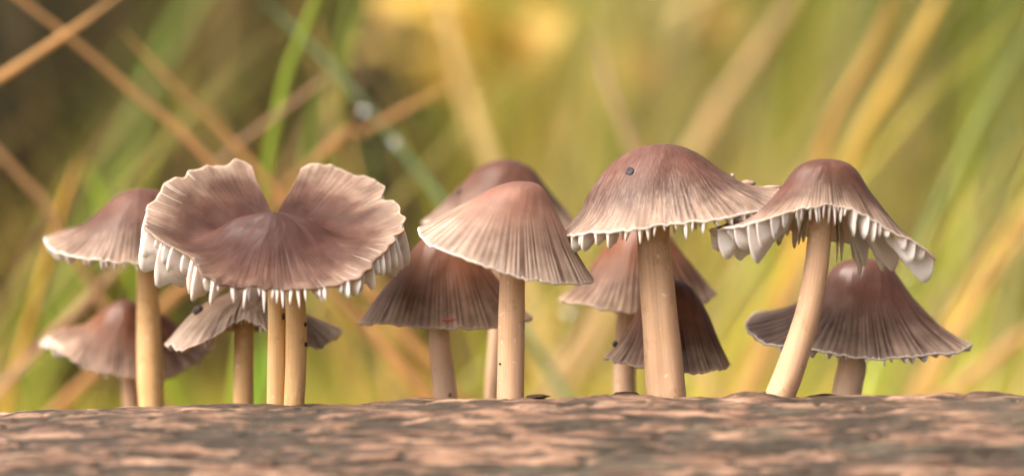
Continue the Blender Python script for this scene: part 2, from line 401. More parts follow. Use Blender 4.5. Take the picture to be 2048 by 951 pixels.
class Cap:
    def __init__(s, keys, ngill, seed, groove=1.6, ragged=0.02, bump=1.5, thick=(13, 4), gap=None, crinkle=0.0, nstria=None, tone=None):
        s.keys, s.seed, s.groove, s.ragged, s.bump, s.thick, s.gap, s.crinkle = keys, seed, groove, ragged, bump, thick, gap, crinkle
        s.tone = tone; s.ngill = ngill; s.nst = nstria or int(ngill * 1.45)
    def theta(s, f, u):
        """f in 0..1 round the cap -> real angle, opening the split where there is one"""
        if s.gap is None: return 2 * math.pi * f + 0 * u
        c, hw, u0 = s.gap
        g = R(hw) * sstep(u0, 1.0, u) ** 0.7
        return R(c) + g + f * (2 * math.pi - 2 * g)
    def build(s, nth=440, nu=54):
        f = np.linspace(0, 1, nth, endpoint=s.gap is not None)
        u = np.linspace(0, 1, nu) ** 0.9
        U, F = np.meshgrid(u, f); TH = s.theta(F, U)
        # table over angle then bilinear look-up
        ta = np.linspace(0, 2 * math.pi, 361)
        r_, z_ = theta_interp(s.keys, ta); n = r_.shape[1]
        nick = s.ragged * (0.55 * vnoise(F * 70, F * 0 + s.seed, 1) + 0.9 * np.maximum(0, vnoise(F * 30, F * 0 + s.seed, 2) - 0.62) * 2.2 + 0.5 * vnoise(F * 9, F * 0 + s.seed, 3))
        if s.gap is None:
            e = sstep(0.94, 1.0, F); nick = nick * (1 - e) + nick[0:1] * e
        if s.gap is not None: nick = nick + 0.07 * (np.exp(-(F / 0.010) ** 1.5) + np.exp(-((1 - F) / 0.010) ** 1.5))
        UE = U * (1 - nick)
        ti = (TH / (2 * math.pi) * 360) % 360; t0 = np.floor(ti).astype(int); tf = ti - t0; t1 = t0 + 1
        ui = UE * (n - 1); u0 = np.minimum(np.floor(ui).astype(int), n - 2); uf = ui - u0
        def look(A): return (A[t0, u0] * (1 - uf) + A[t0, u0 + 1] * uf) * (1 - tf) + (A[t1, u0] * (1 - uf) + A[t1, u0 + 1] * uf) * tf
        rr_, zz = look(r_), look(z_)
        P = np.stack([rr_ * np.cos(TH), rr_ * np.sin(TH), zz], -1)
        wrap = s.gap is None
        def normals(P):
            du = np.gradient(P, axis=1)
            if wrap: dt = np.roll(P, -1, 0) - np.roll(P, 1, 0)
            else: dt = np.gradient(P, axis=0)
            nn = np.cross(du, dt); nn /= np.linalg.norm(nn, axis=-1, keepdims=True) + 1e-9
            nn[:, 0] = (0, 0, 1); 
            return nn
        n0 = normals(P); s.n0 = n0
        c_, s_ = np.cos(TH), np.sin(TH)
        jit = 2.4 * (fbm(c_ * 6 + 9, s_ * 6 + 9, 4, 2) - 0.5) * 2
        stria = (0.5 + 0.5 * np.cos(s.nst * TH + jit * 2)) ** 1.3
        var = 0.2 + 1.3 * vnoise(c_ * 11 + 20, s_ * 11 + 20, 5) * (0.5 + vnoise(c_ * 2.5 + 60, s_ * 2.5 + 60 + s.seed, 1))
        ss = sstep(0.36, 0.88, U + 0.30 * (vnoise(c_ * 9 + 30, s_ * 9 + 30, 6) - 0.5)) * (1 - 0.35 * sstep(0.9, 1.0, U))
        stria = stria * var * ss
        bmp = s.bump * 2 * (fbm(c_ * 2.2 + U * 2 + 5, s_ * 2.2 + U * 2 + 5 + s.seed, 2, 3) - 0.5) * sstep(0.02, 0.3, U)
        cr = s.crinkle * 2 * (fbm(c_ * 16 + 40, s_ * 16 + 3 * U + 40 + s.seed, 6, 4) - 0.5) * sstep(0.3, 0.9, U)
        P = P + n0 * (bmp + cr - s.groove * stria)[..., None]
        # slight downward ruffle of the very edge
        ruff = (vnoise(c_ * 18 + 50, s_ * 18 + 50, 7) - 0.5) * 5 * sstep(0.86, 1.0, U)
        P[..., 2] += ruff
        tk = s.thick[0] * (1 - U) ** 1.3 + s.thick[1]
        B = P - n0 * tk[..., None]
        s.P, s.B, s.U, s.TH, s.F, s.f, s.u = P, B, U, TH, F, f, u
        # assemble
        nt_ = nth; nv = nth * nu
        V = np.concatenate([P.reshape(-1, 3), B.reshape(-1, 3)])
        I = np.arange(nv).reshape(nth, nu)
        def quads(I, flip):
            J = np.roll(I, -1, 0) if wrap else None
            a = I if wrap else I[:-1]; b = J if wrap else I[1:]
            q = np.stack([a[:, :-1], a[:, 1:], b[:, 1:], b[:, :-1]], -1).reshape(-1, 4)
            return q[:, ::-1] if flip else q
        F1 = quads(I, False); F2 = quads(I + nv, True)
        a = I[:, -1]; b = np.roll(a, -1)
        rimq = np.stack([a, a + nv, b + nv, b], -1)
        if not wrap: rimq = rimq[:-1]
        fs = [F1, F2, rimq]; fm = [np.zeros(len(F1)), np.ones(len(F2)), np.zeros(len(rimq))]
        if not wrap:
            for row, fl in ((I[0], False), (I[-1], True)):
                q = np.stack([row[:-1], row[:-1] + nv, row[1:] + nv, row[1:]], -1); q = q[:, ::-1] if fl else q
                fs.append(q); fm.append(np.zeros(len(q)))
        s.V = V; s.faces = np.concatenate(fs); s.fmat = np.concatenate(fm)
        pol = np.stack([c_, s_, U], -1).reshape(-1, 3)
        uc = U if s.tone is None else U * s.tone(np.degrees(TH) % 360)      # the pale margin zone is narrower on some sides
        s.attrs = {'u': ('FLOAT', np.concatenate([uc.ravel(), uc.ravel()])), 'stria': ('FLOAT', np.concatenate([stria.ravel(), stria.ravel() * 0])),
                   'polar': ('FLOAT_VECTOR', np.concatenate([pol, pol]))}
    def under(s, f, u):
        nth = len(s.f); x = (f % 1.0) * (nth if s.gap is None else nth - 1)
        i = int(x); fr = x - i; j = (i + 1) % nth if s.gap is None else min(i + 1, nth - 1)
        y = np.interp(u, s.u, np.arange(len(s.u))); k = min(int(y), len(s.u) - 2); g_ = y - k
        def L(A): return (A[i, k] * (1 - fr) + A[j, k] * fr) * (1 - g_) + (A[i, k + 1] * (1 - fr) + A[j, k + 1] * fr) * g_
        return L(s.B), L(s.n0), L(s.TH)

def mushroom(label, apex, dl, keys, stem, cap_mat, ngill=40, depth=26, rimfrac=0.35, seed=1, hang=0.6, stem_mat=None, stem2=None,
             gill_mat=None, gill_w=8.0, gill_ragged=0.15, stem_groove=0.0, group='brown bonnet mushrooms growing on the log', inner=0.10, flare=0.0, depth_fn=None, **kw):
    """apex in photo px, dl mm behind the focus plane, keys in px round the apex, stem [(px,py,dl_offset,width_px)...] from the top down"""
    k = (D + dl) / D; s = PX * k
    A = W(apex[0], apex[1], dl)
    bx, by, bo, bw = stem[-1]
    bp = W(bx, by, dl + bo); bz = log_surface(bp[0], bp[1])
    root = empty('mushroom', (bp[0], bp[1], bz)); loc = np.array([bp[0], bp[1], bz])
    tag(root, label, 'mushroom', group)
    C_ = Cap(keys, ngill, seed, **kw); C_.build()
    gm = gill_mat or M_GILL
    co_ = mesh_np('cap', A + C_.V * s - loc, C_.faces, None, root, attrs=C_.attrs, mats=[CAPM[cap_mat], gm], fmat=C_.fmat)
    # gills: wedge-section lamellae, long ones to the stem, short ones in between
    r_ = np.random.default_rng(100 + seed)
    S = np.array([0.0, 0.008, 0.022, 0.045, 0.08, 0.13, 0.22, 0.38, 0.62, 1.0])
    for gi in range(ngill):
        f = (gi + 0.5 + 0.85 * (r_.random() - 0.5)) / ngill
        short = r_.random() < 0.36
        ua = 0.62 if short else inner + 0.16; ub = 0.992 - 0.012 * r_.random()
        dp = depth * (0.72 + 0.4 * r_.random()) * (0.7 + 0.6 * float(vnoise(f * 9, seed * 1.7, 5))) * (0.35 + 0.35 * r_.random() if short else 1.0)
        if depth_fn: dp *= depth_fn(math.degrees(float(C_.under(f, 0.9)[2])) % 360)
        vv = []
        ph_ = r_.random() * 10
        for q, st in enumerate(S):
            u = ub + (ua - ub) * st
            b_, n_, th = C_.under(f, u)
            rd = np.array([math.cos(th), math.sin(th), 0]); td = np.array([-math.sin(th), math.cos(th), 0])
            nd = -(n_ - td * np.dot(n_, td)); nd /= np.linalg.norm(nd) + 1e-9
            hd = nd * (1 - hang) + np.array([0, 0, -1.0]) * hang + rd * flare; hd /= np.linalg.norm(hd)
            e = rimfrac * 0.4 + (1 - rimfrac * 0.4) * math.sqrt(max(0.0, 1 - (1 - min(1.0, st / 0.14)) ** 2))
            d_ = dp * e * (1 - 0.45 * st) * (1 + gill_ragged * 2 * (float(vnoise(st * 9 + ph_, seed * 1.0, 3)) - 0.5))
            lean = td * (3.0 * math.sin(ph_ * 3 + st * 2.0))
            w0 = gill_w * (0.75 if short else 1.0) * (1 - 0.35 * st)
            top = b_ + n_ * min(3.0, C_.thick[1] * 0.7)
            for lv, wd in ((0.0, 1.0), (0.2, 0.55), (0.65, 0.36), (1.0, 0.16)):
                c0 = top + hd * (d_ + 2.5) * lv + lean * lv
                vv += [c0 - td * w0 * wd * 0.5, c0 + td * w0 * wd * 0.5]
        vv = np.array(vv); ff = []
        for q in range(len(S) - 1):
            o, o2 = q * 8, (q + 1) * 8
            for l in range(3):
                ff.append((o + l * 2, o + l * 2 + 2, o2 + l * 2 + 2, o2 + l * 2)); ff.append((o + l * 2 + 1, o2 + l * 2 + 1, o2 + l * 2 + 3, o + l * 2 + 3))
            ff.append((o + 6, o + 7, o2 + 7, o2 + 6))
        for l in range(3): ff.append((l * 2, l * 2 + 1, l * 2 + 3, l * 2 + 2))
        mesh_np('gill', A + vv * s - loc, ff, gm, co_)
    # stem(s)
    for si, sp in enumerate([stem] + ([stem2] if stem2 else [])):
        pts = [np.append(W(x, y, dl + o), wd * PX * (D + dl + o) / D / 2) for x, y, o, wd in sp]
        e = pts[-1].copy(); dz = e[2] - (log_surface(e[0], e[1]) - 4.0)
        dr = (pts[-1] - pts[-2]); dr = dr / max(1e-3, abs(dr[2]))
        if dz > 1: pts.append(np.array([e[0] + dr[0] * dz * 0.6, e[1], e[2] - dz, e[3] * 1.04]))
        Cc = crm(np.array(pts), 60); n_th = 40
        tt = np.linspace(0, 2 * math.pi, n_th, endpoint=False)
        Tn = np.gradient(Cc[:, :3], axis=0); Tn /= np.linalg.norm(Tn, axis=1, keepdims=True)
        xa = np.cross(Tn, np.array([0, 1.0, 0])); xa /= np.linalg.norm(xa, axis=1, keepdims=True); ya = np.cross(xa, Tn)
        SS = np.linspace(0, 1, 60)[:, None]
        rad = Cc[:, 3:4] * (1 + 0.035 * (fbm(np.cos(tt)[None] * 3 + 7 + si, np.sin(tt)[None] * 3 + SS * 5 + seed, 3, 3) - 0.5) * 2
                            + 0.03 * (fbm(np.cos(tt)[None] * 0.6 + 2, SS * 4 + seed + si * 3, 5, 2) - 0.5) * 2)
        # groove facing the viewer (towards -y), where two stems have grown together
        if stem_groove:
            a0 = np.angle(np.exp(1j * (tt - math.pi * 1.5 - 0.12)))[None]
            sign = 1 if ya[0, 1] > 0 else -1
            a0 = np.angle(np.exp(1j * (tt - (1.5 if sign > 0 else 0.5) * math.pi + 0.1)))[None]
            rad = rad * (1 - stem_groove * np.exp(-(a0 / 0.28) ** 2) * sstep(0.05, 0.35, SS))
        P = Cc[:, None, :3] + rad[..., None] * (np.cos(tt)[None, :, None] * xa[:, None] + np.sin(tt)[None, :, None] * ya[:, None])
        i = np.arange(60 * n_th).reshape(60, n_th); j = np.roll(i, -1, 1)
        fq = np.stack([i[:-1], j[:-1], j[1:], i[1:]], -1).reshape(-1, 4)
        pol = np.stack([np.cos(tt)[None] + 0 * SS, np.sin(tt)[None] + 0 * SS, 2 * SS + 0 * tt[None]], -1)
        mesh_np('stem', P.reshape(-1, 3) - loc, fq, stem_mat or M_STEM, root, attrs={'polar': ('FLOAT_VECTOR', pol.reshape(-1, 3))})
    root_info = dict(root=root, cap=co_, C=C_, A=A, s=s, loc=loc)
    return root_info

def on_cap(mi, px, py):
    """point and normal on the near side of a cap's top surface that shows at a photo pixel"""
    P = mi['A'] + mi['C'].P * mi['s']; k = (D + P[..., 1]) / D
    sx_ = P[..., 0] / (PX * k) + 1024; sy_ = 475.5 - (P[..., 2] - HC) / (PX * k)
    d2 = (sx_ - px) ** 2 + (sy_ - py) ** 2 + (P[..., 1] - P[..., 1].min()) * 2.0
    i = np.unravel_index(np.argmin(d2), d2.shape)
    return P[i], mi['C'].n0[i]

mA = mushroom('bonnet mushroom with upturned pale left edge on a tall amber stem', (285, 376), 24, {
    0: [(50, -14), (90, -52), (120, -95), (140, -125)], 90: [(50, -12), (90, -50), (120, -95), (140, -130)],
    150: [(50, -13), (95, -50), (140, -78), (175, -90)],
    180: [(50, -14), (95, -54), (135, -80), (172, -90), (200, -100)],
    205: [(50, -14), (92, -56), (125, -92), (155, -114), (182, -126)], 235: [(45, -14), (85, -58), (115, -105), (145, -143)],
    270: [(42, -14), (75, -58), (100, -110), (118, -152)], 310: [(42, -14), (80, -58), (105, -112), (122, -155)]},
    [(290, 410, 0, 42), (295, 545, 0, 44), (297, 650, 0, 48), (301, 760, 0, 52), (303, 812, 0, 50)], 'brown', 46, 32, 0.6, 11, 0.8, M_STEM_Y, bump=2, gill_w=11)

mC = mushroom('small low mushroom with a frilled upturned flap, half behind the tall amber stem', (246, 598), 37, {
    0: [(45, -12), (95, -42), (145, -78), (190, -96)], 90: [(45, -14), (80, -50), (110, -95), (130, -130)],
    150: [(45, -20), (85, -50), (125, -58), (165, -72)],
    180: [(42, -24), (82, -56), (125, -70), (172, -92)], 202: [(40, -24), (75, -62), (105, -88), (135, -104)],
    225: [(38, -22), (66, -70), (86, -115), (98, -138)],
    270: [(34, -16), (62, -65), (82, -115), (92, -152)], 320: [(42, -16), (80, -65), (108, -120), (128, -165)]},
    [(252, 625, 0, 34), (260, 760, 0, 36), (264, 815, 0, 36)], 'dark', 34, 22, 0.6, 12, 0.75, bump=2.5, ragged=0.05, gill_w=10, tone=lambda a: 0.94 + 0.22 * np.exp(-((a - 185) / 24.0) ** 2))

mD = mushroom('old collapsed greyish mushroom cap sagging beneath the split cap', (505, 574), 16, {
    0: [(50, -14), (105, -52), (150, -74), (192, -96)], 40: [(50, -10), (100, -45), (140, -70), (165, -90)],
    90: [(45, -12), (80, -40), (110, -70), (130, -95)], 140: [(50, -14), (95, -34), (140, -70), (175, -110)],
    180: [(50, -14), (95, -36), (140, -72), (184, -124)], 215: [(50, -18), (85, -42), (120, -82), (160, -128)],
    245: [(40, -18), (60, -40), (75, -62), (90, -84)], 270: [(35, -18), (52, -36), (62, -52), (72, -70)],
    300: [(40, -18), (65, -44), (85, -72), (105, -95)], 330: [(48, -16), (90, -55), (125, -95), (150, -132)]},
    [(495, 596, 0, 36), (490, 650, 0, 38), (488, 740, 0, 40), (487, 812, 0, 42)], 'grey', 30, 22, 0.4, 13, 0.6, M_STEM_Y, gill_mat=M_GILL_D,
    bump=4, ragged=0.10, crinkle=3.0, gill_ragged=0.4)

mB = mushroom('large split cap with two raised wings and a deep notch on fused stems', (545, 424), -2, {
    0: [(75, -14), (145, -50), (210, -44), (282, -20)], 22: [(58, -18), (115, -30), (190, 2), (272, 38)],
    45: [(48, -14), (100, -14), (170, 30), (264, 88)], 68: [(42, -14), (85, -8), (150, 46), (222, 116)],
    90: [(40, -12), (80, -4), (145, 50), (212, 116)], 112: [(42, -14), (85, -8), (150, 48), (230, 122)],
    145: [(48, -14), (100, -14), (165, 30), (238, 92)], 165: [(58, -18), (115, -34), (185, 2), (264, 38)],
    180: [(75, -14), (136, -48), (192, -40), (268, -6)], 200: [(66, -26), (124, -68), (182, -70), (252, -42)],
    222: [(48, -28), (95, -66), (150, -90), (215, -92)],
    241: [(48, -28), (98, -74), (158, -116), (214, -142)], 270: [(46, -26), (92, -72), (136, -120), (170, -163)],
    295: [(48, -27), (96, -72), (150, -124), (196, -162)], 318: [(52, -25), (108, -66), (185, -108), (262, -132)],
    340: [(58, -20), (125, -52), (205, -60), (274, -72)]},
    [(552, 470, 4, 34), (553, 560, 4, 36), (554, 640, 3, 37), (553, 740, 2, 38), (552, 813, 2, 38)], 'mauve', 74, 52, 0.75, 14, 0.85, M_STEM_Y, flare=0.28, inner=0.38,
    stem2=[(590, 480, 3, 36), (588, 560, 2, 38), (592, 640, 1, 42), (592, 730, 1, 42), (588, 813, 1, 42)],
    gill_w=12, depth_fn=lambda a: 1.05 - 0.32 * math.exp(-((a - 275) / 38) ** 2) + 0.2 * math.exp(-((a - 208) / 18) ** 2), gap=(92, 15, 0.2), bump=3.5, ragged=0.10, groove=0.6, gill_ragged=0.4, crinkle=1.3,
    tone=lambda a: 1.0 - 0.26 * np.exp(-((a - 272) / 48.0) ** 2))

mG = mushroom('tall mushroom with a smooth conical cap just behind the pale fawn cap', (1013, 318), 32, {
    0: [(48, -16), (85, -60), (115, -97), (150, -140)], 90: [(48, -16), (85, -60), (115, -100), (140, -140)],
    180: [(55, -17), (95, -56), (135, -95), (172, -128)], 270: [(48, -16), (80, -60), (105, -100), (125, -142)]},
    [(1006, 350, 0, 34), (1000, 560, 0, 34), (992, 700, 0, 34), (986, 812, 0, 36)], 'brown', 40, 12, 0.3, 15, 0.5, M_STEM_L, bump=1.5)

mF = mushroom('dark umber bell cap with grooved margin, below the pale fawn cap', (886, 452), 16, {
    0: [(48, -28), (90, -80), (132, -132), (162, -168), (184, -188)], 90: [(45, -28), (80, -80), (110, -140), (130, -190)],
    180: [(46, -30), (86, -80), (126, -130), (156, -172), (174, -196)], 225: [(44, -30), (80, -84), (114, -142), (142, -196)],
    270: [(40, -30), (70, -86), (95, -145), (118, -204)], 315: [(44, -30), (82, -84), (116, -145), (146, -203)]},
    [(876, 500, 0, 42), (877, 660, 0, 43), (884, 740, 0, 46), (893, 812, 0, 48)], 'dark', 44, 12, 0.35, 16, 0.6, M_STEM_L, bump=2.5, groove=1.7, ragged=0.03)

mH = mushroom('pale fawn conical cap with fine stripes leaning over the dark umber cap', (1040, 362), -5, {
    0: [(42, -10), (70, -55), (98, -115), (128, -168), (149, -204)], 90: [(45, -12), (85, -55), (115, -110), (140, -150)],
    135: [(50, -12), (100, -42), (150, -72), (190, -105)],
    180: [(55, -13), (108, -42), (160, -70), (206, -94)], 202: [(52, -15), (105, -52), (156, -88), (204, -124)],
    225: [(48, -17), (95, -65), (140, -112), (180, -152)],
    250: [(42, -17), (80, -72), (112, -130), (140, -178)], 270: [(40, -17), (72, -74), (98, -140), (122, -194)],
    310: [(38, -15), (68, -72), (94, -142), (120, -206)]},
    [(1030, 395, 0, 48), (1024, 560, 0, 51), (1023, 640, 0, 54), (1022, 740, 0, 54), (1021, 810, 0, 56)], 'pale', 46, 9, 0.3, 17, 0.6, groove=1.5, ragged=0.022, bump=1.5)

mK = mushroom('grey-brown mushroom mostly hidden behind the thick grooved stem, wide striped skirt', (1285, 432), 24, {
    0: [(40, -24), (75, -66), (112, -112), (152, -158)], 90: [(45, -24), (80, -80), (110, -140), (130, -180)],
    180: [(46, -26), (86, -76), (128, -132), (172, -166)], 225: [(44, -26), (80, -84), (114, -142), (148, -182)],
    270: [(40, -26), (70, -86), (95, -140), (115, -196)], 315: [(40, -26), (75, -84), (105, -140), (132, -184)]},
    [(1270, 470, 0, 40), (1254, 630, 0, 42), (1250, 720, 0, 44), (1249, 812, 0, 46)], 'dark', 42, 9, 0.3, 18, 0.6, M_STEM_L, bump=2.5, groove=1.8, ragged=0.025)

mL = mushroom('smallest bell-shaped brown cap tucked low behind the thick grooved stem', (1338, 558), 11, {
    0: [(44, -14), (74, -60), (102, -128), (124, -174)], 90: [(44, -14), (70, -60), (95, -125), (110, -180)],
    180: [(42, -20), (68, -70), (98, -118), (134, -158)], 225: [(40, -20), (64, -74), (90, -130), (120, -172)],
    270: [(38, -18), (58, -74), (78, -132), (98, -186)], 315: [(40, -16), (66, -70), (92, -132), (118, -182)]},
    [(1335, 590, 0, 30), (1334, 700, 0, 32), (1333, 812, 0, 34)], 'dark', 38, 7, 0.3, 19, 0.6, M_STEM_L, bump=2.5, groove=1.7, ragged=0.03)

mI = mushroom('largest broad chestnut cap with silvery streaks on a thick grooved stem', (1325, 287), 0, {
    0: [(58, -12), (108, -46), (158, -76), (205, -86), (240, -88)], 30: [(55, -12), (105, -44), (150, -70), (190, -86), (222, -90)],
    90: [(55, -12), (100, -55), (140, -110), (165, -150)],
    150: [(55, -12), (105, -50), (150, -110), (195, -190)],
    180: [(55, -10), (106, -44), (146, -96), (170, -140), (216, -194)], 210: [(52, -12), (100, -52), (138, -110), (165, -152), (205, -186)],
    240: [(48, -12), (92, -58), (124, -115), (150, -150), (175, -176)],
    270: [(46, -12), (88, -58), (118, -112), (150, -164)], 300: [(50, -12), (96, -56), (140, -108), (186, -156)],
    330: [(54, -12), (105, -52), (160, -95), (230, -134)], 345: [(56, -12), (108, -50), (165, -86), (238, -112)]},
    [(1308, 320, 0, 62), (1308, 480, 0, 65), (1316, 580, 0, 70), (1326, 700, 0, 76), (1334, 806, 0, 78)], 'silky', 54, 48, 0.8, 20, 0.9, bump=2.5, groove=1.0, flare=0.12,
    stem_groove=0.10, ragged=0.03, gill_w=12)

mN = mushroom('brown bell cap with flared crusty left wing standing behind the slanting stem', (1725, 515), 13, {
    0: [(54, -15), (102, -80), (145, -126), (186, -155), (225, -173)], 90: [(48, -15), (85, -70), (115, -130), (140, -175)],
    150: [(50, -15), (95, -60), (150, -95), (215, -112)],
    180: [(52, -15), (86, -62), (126, -100), (185, -120), (240, -130)], 205: [(50, -18), (85, -74), (130, -122), (190, -152), (235, -166)],
    225: [(46, -20), (78, -80), (112, -135), (160, -182)],
    270: [(40, -18), (70, -85), (96, -145), (124, -199)], 320: [(48, -18), (86, -85), (125, -142), (175, -190)], 340: [(52, -16), (96, -82), (140, -132), (210, -182)]},
    [(1722, 545, 0, 50), (1706, 720, 0, 58), (1698, 760, 0, 58), (1690, 806, 0, 60)], 'brown', 44, 24, 0.5, 21, 0.8, M_STEM_L, bump=2.5, groove=1.7, ragged=0.03)

mJ = mushroom('chestnut cap with arched front edge showing torn white gills, on a slanting stem', (1650, 317), -7, {
    0: [(54, -14), (95, -72), (140, -128), (186, -176), (226, -204)], 45: [(50, -14), (90, -74), (125, -130), (160, -180)],
    90: [(48, -14), (85, -70), (110, -120), (130, -165)],
    140: [(50, -14), (90, -62), (130, -100), (175, -140)],
    180: [(52, -14), (90, -60), (128, -98), (180, -122), (244, -146)], 205: [(50, -15), (86, -60), (125, -95), (165, -120), (208, -138)],
    232: [(46, -15), (74, -56), (100, -86), (122, -108)], 270: [(42, -14), (62, -48), (76, -76), (88, -98)],
    300: [(44, -14), (66, -54), (82, -84), (98, -108)], 325: [(50, -14), (80, -62), (106, -100), (134, -140)], 345: [(54, -14), (90, -70), (135, -125), (195, -180)]},
    [(1648, 350, 0, 40), (1641, 450, 0, 46), (1632, 540, 0, 48), (1612, 640, 0, 52), (1578, 745, 0, 58), (1552, 808, 0, 60)], 'brown', 58, 56, 0.5, 22, 0.92, M_STEM,
    bump=2.5, groove=0.8, ragged=0.05, gill_ragged=0.5, gill_w=9,
    depth_fn=lambda a: 1.0 - 0.5 * math.exp(-((a - 280) / 32) ** 2) - 0.25 * math.exp(-((a - 90) / 60) ** 2))

# ------------------------------------------------------------------ small things on caps, stems and log
def chip(name, label, cat, mi, px, py, size, mat, seed, group=None):
    P, n = on_cap(mi, px, py)
    P = P + n * size[2] * 0.4
    o = lump(name, (0, 0, 0), size, mat, None, seed, axis=n)
    o.location = [c * MM for c in P]
    return tag(o, label, cat, group)
chip('bark_flake', 'slate-grey flake stuck on the largest chestnut cap', 'flake', mI, 1260, 341, (0.7, 0.85, 0.10), M_SLATE, 1)
chip('seed', 'dark brown seed stuck on the margin of the smallest bell cap', 'seed', mL, 1228, 686, (0.55, 1.25, 0.4), M_SOIL, 2)
chip('red_fibre', 'short red-orange fibre lying on the dark umber cap', 'fibre', mF, 896, 640, (1.25, 0.22, 0.2), M_RED, 3)
chip('soil_crumb', 'black soil crumb on the left slope of the tall conical cap', 'crumb', mG, 918, 386, (0.5, 0.35, 0.3), M_SOIL, 4)
chip('soil_crumb', 'black round crumb on the sagging greyish cap', 'crumb', mD, 398, 622, (0.9, 0.8, 0.7), M_SOIL, 5)
chip('pale_grit', 'pale grain on the silvery slope of the largest cap', 'grain', mI, 1464, 352, (0.35, 0.35, 0.4), M_TORN, 6)

def speck(label, px, py, dl, size, seed, group=None):
    o = lump('soil_crumb', (0, 0, 0), size, M_SOIL, None, seed); o.location = [c * MM for c in W(px, py, dl)]
    return tag(o, label, 'crumb', group)
speck('black crumb on the fused stems just under the hanging gills', 611, 648, -2.4, (0.25, 0.2, 0.35), 7)
speck('larger black crumb on the edge of the fused stems beside the greyish cap', 611, 688, -1.8, (0.3, 0.25, 0.4), 8)
speck('black crumb low on the pale stem of the fawn cap', 1001, 727, -6.3, (0.3, 0.2, 0.16), 9)
speck('tiny black crumb on the stem of the dark umber cap', 900, 789, 14.2, (0.22, 0.2, 0.3), 10)
speck('tiny dark crumb between the fused stems', 567, 632, -0.2, (0.2, 0.25, 0.6), 11)

# dark bark crumbs along the log's crest
cr = np.random.default_rng(5)
for i, (px, sz, lab) in enumerate(((930, 1.5, 'dark bark crumb on the log between the umber mushroom and the fawn stem'), (1075, 1.7, 'dark bark crumb on the log close to the foot of the fawn stem'),
        (1150, 1.3, 'dark bark crumb on the log under the grey-brown skirt'), (1408, 1.4, 'dark bark crumb on the log right of the thick grooved stem'))):
    yy = LOG_Y + 4.0 + 3.0 * cr.random(); x = (px - 1024) * PX * (D + yy) / D
    z = log_surface(x, yy)
    o = lump('bark_crumb', (0, 0, 0), (sz * (0.9 + 0.6 * cr.random()), sz * 0.8, sz * 0.2), M_BARK, None, 40 + i)
    o.location = (x * MM, yy * MM, (z + sz * 0.1) * MM); o.rotation_euler = (0, 0.3 * (cr.random() - .5), cr.random() * 3)
    tag(o, lab, 'bark crumb', 'bark crumbs along the log crest')
for px, lab, sx_, sz_ in ((1252, 'rounded brown bark knob at the foot of the hidden grey-brown mushroom', 2.9, 1.5), (1507, 'small brown bark knob beside the foot of the slanting stem', 2.2, 1.5)):
    yy = -4.0; x = (px - 1024) * PX * (D + yy) / D; z = log_surface(x, yy)
    lump('bark_knob', (x, yy, z + 0.6), (sx_, 2.0, sz_), M_BARK, log_e, int(px), seg=18, rel=(0, LOG_Y, 0))['label'] = lab

# torn flakes at the right edge of the largest cap
for i, (px, py, sz) in enumerate(((1497, 362, (1.3, 0.6, 0.55)), (1545, 372, (1.7, 0.6, 0.35)))):
    P, n = on_cap(mI, px, py + 6)
    lump('torn_flake', P + np.array([0, 1.0, 0.2]), sz, M_TORN, mI['cap'], 70 + i, rel=mI['loc'])

# ------------------------------------------------------------------ grass
m, t, p, out = newmat('grass_blades')
ac = N(t, 'ShaderNodeAttribute', attribute_name='col').outputs['Color']
tc = N(t, 'ShaderNodeTexCoord').outputs['Object']
n1 = N(t, 'ShaderNodeTexNoise', ins={'Scale': 60.0, 'Detail': 3.0}); t.links.new(tc, n1.inputs['Vector'])
cc = mixc(t, ac, ramp(t, [(0.3, 0.72), (0.7, 1.2)], n1.outputs['Fac']).outputs[0], 1.0, 'MULTIPLY')
t.links.new(cc, p.inputs['Base Color']); p.inputs['Roughness'].default_value = 0.5
p.inputs['Specular IOR Level'].default_value = 0.35
tr = N(t, 'ShaderNodeBsdfTranslucent'); t.links.new(cc, tr.inputs[0])
mx = N(t, 'ShaderNodeMixShader', ins={0: 0.5}); t.links.new(p.outputs[0], mx.inputs[1]); t.links.new(tr.outputs[0], mx.inputs[2]); t.links.new(mx.outputs[0], out.inputs[0])
M_GRASS = m

def grass(name, label, x, y, h, lean, az, wd, col, seg=7, cat='grass'):
    """x,y,h,lean,wd in mm arrays; az lean azimuth; col (n,3)"""
    n = len(x); tt = np.linspace(0, 1, seg)
    gz = ground_z(x, y) - 3
    yaw = az + math.pi / 2 + rng.normal(0, 0.5, n)
    d = np.stack([np.cos(az), np.sin(az), 0 * az], -1); sd_ = np.stack([np.cos(yaw), np.sin(yaw), 0 * yaw], -1)
    base = np.stack([x, y, gz], -1)
    c = base[:, None] + d[:, None] * (lean[:, None] * (0.35 * tt + 0.65 * tt ** 2.2))[..., None]
    c[..., 2] += h[:, None] * (tt - 0.12 * tt ** 3)
    ww = wd[:, None] * (1 - tt ** 2.2) * (0.75 + 0.25 * np.minimum(1, tt * 5)) * 0.5
    L_ = c - sd_[:, None] * ww[..., None]; R_ = c + sd_[:, None] * ww[..., None]
    V = np.stack([L_, R_], 2).reshape(-1, 3)
    I = np.arange(n * seg * 2).reshape(n, seg, 2)
    F = np.stack([I[:, :-1, 0], I[:, :-1, 1], I[:, 1:, 1], I[:, 1:, 0]], -1).reshape(-1, 4)
    colr = np.concatenate([np.repeat(col, seg * 2, 0), np.ones((n * seg * 2, 1))], 1)
    o = mesh_np(name, V, F, M_GRASS, attrs={'col': ('FLOAT_COLOR', colr)})
    return tag(o, label, cat, kind='stuff')

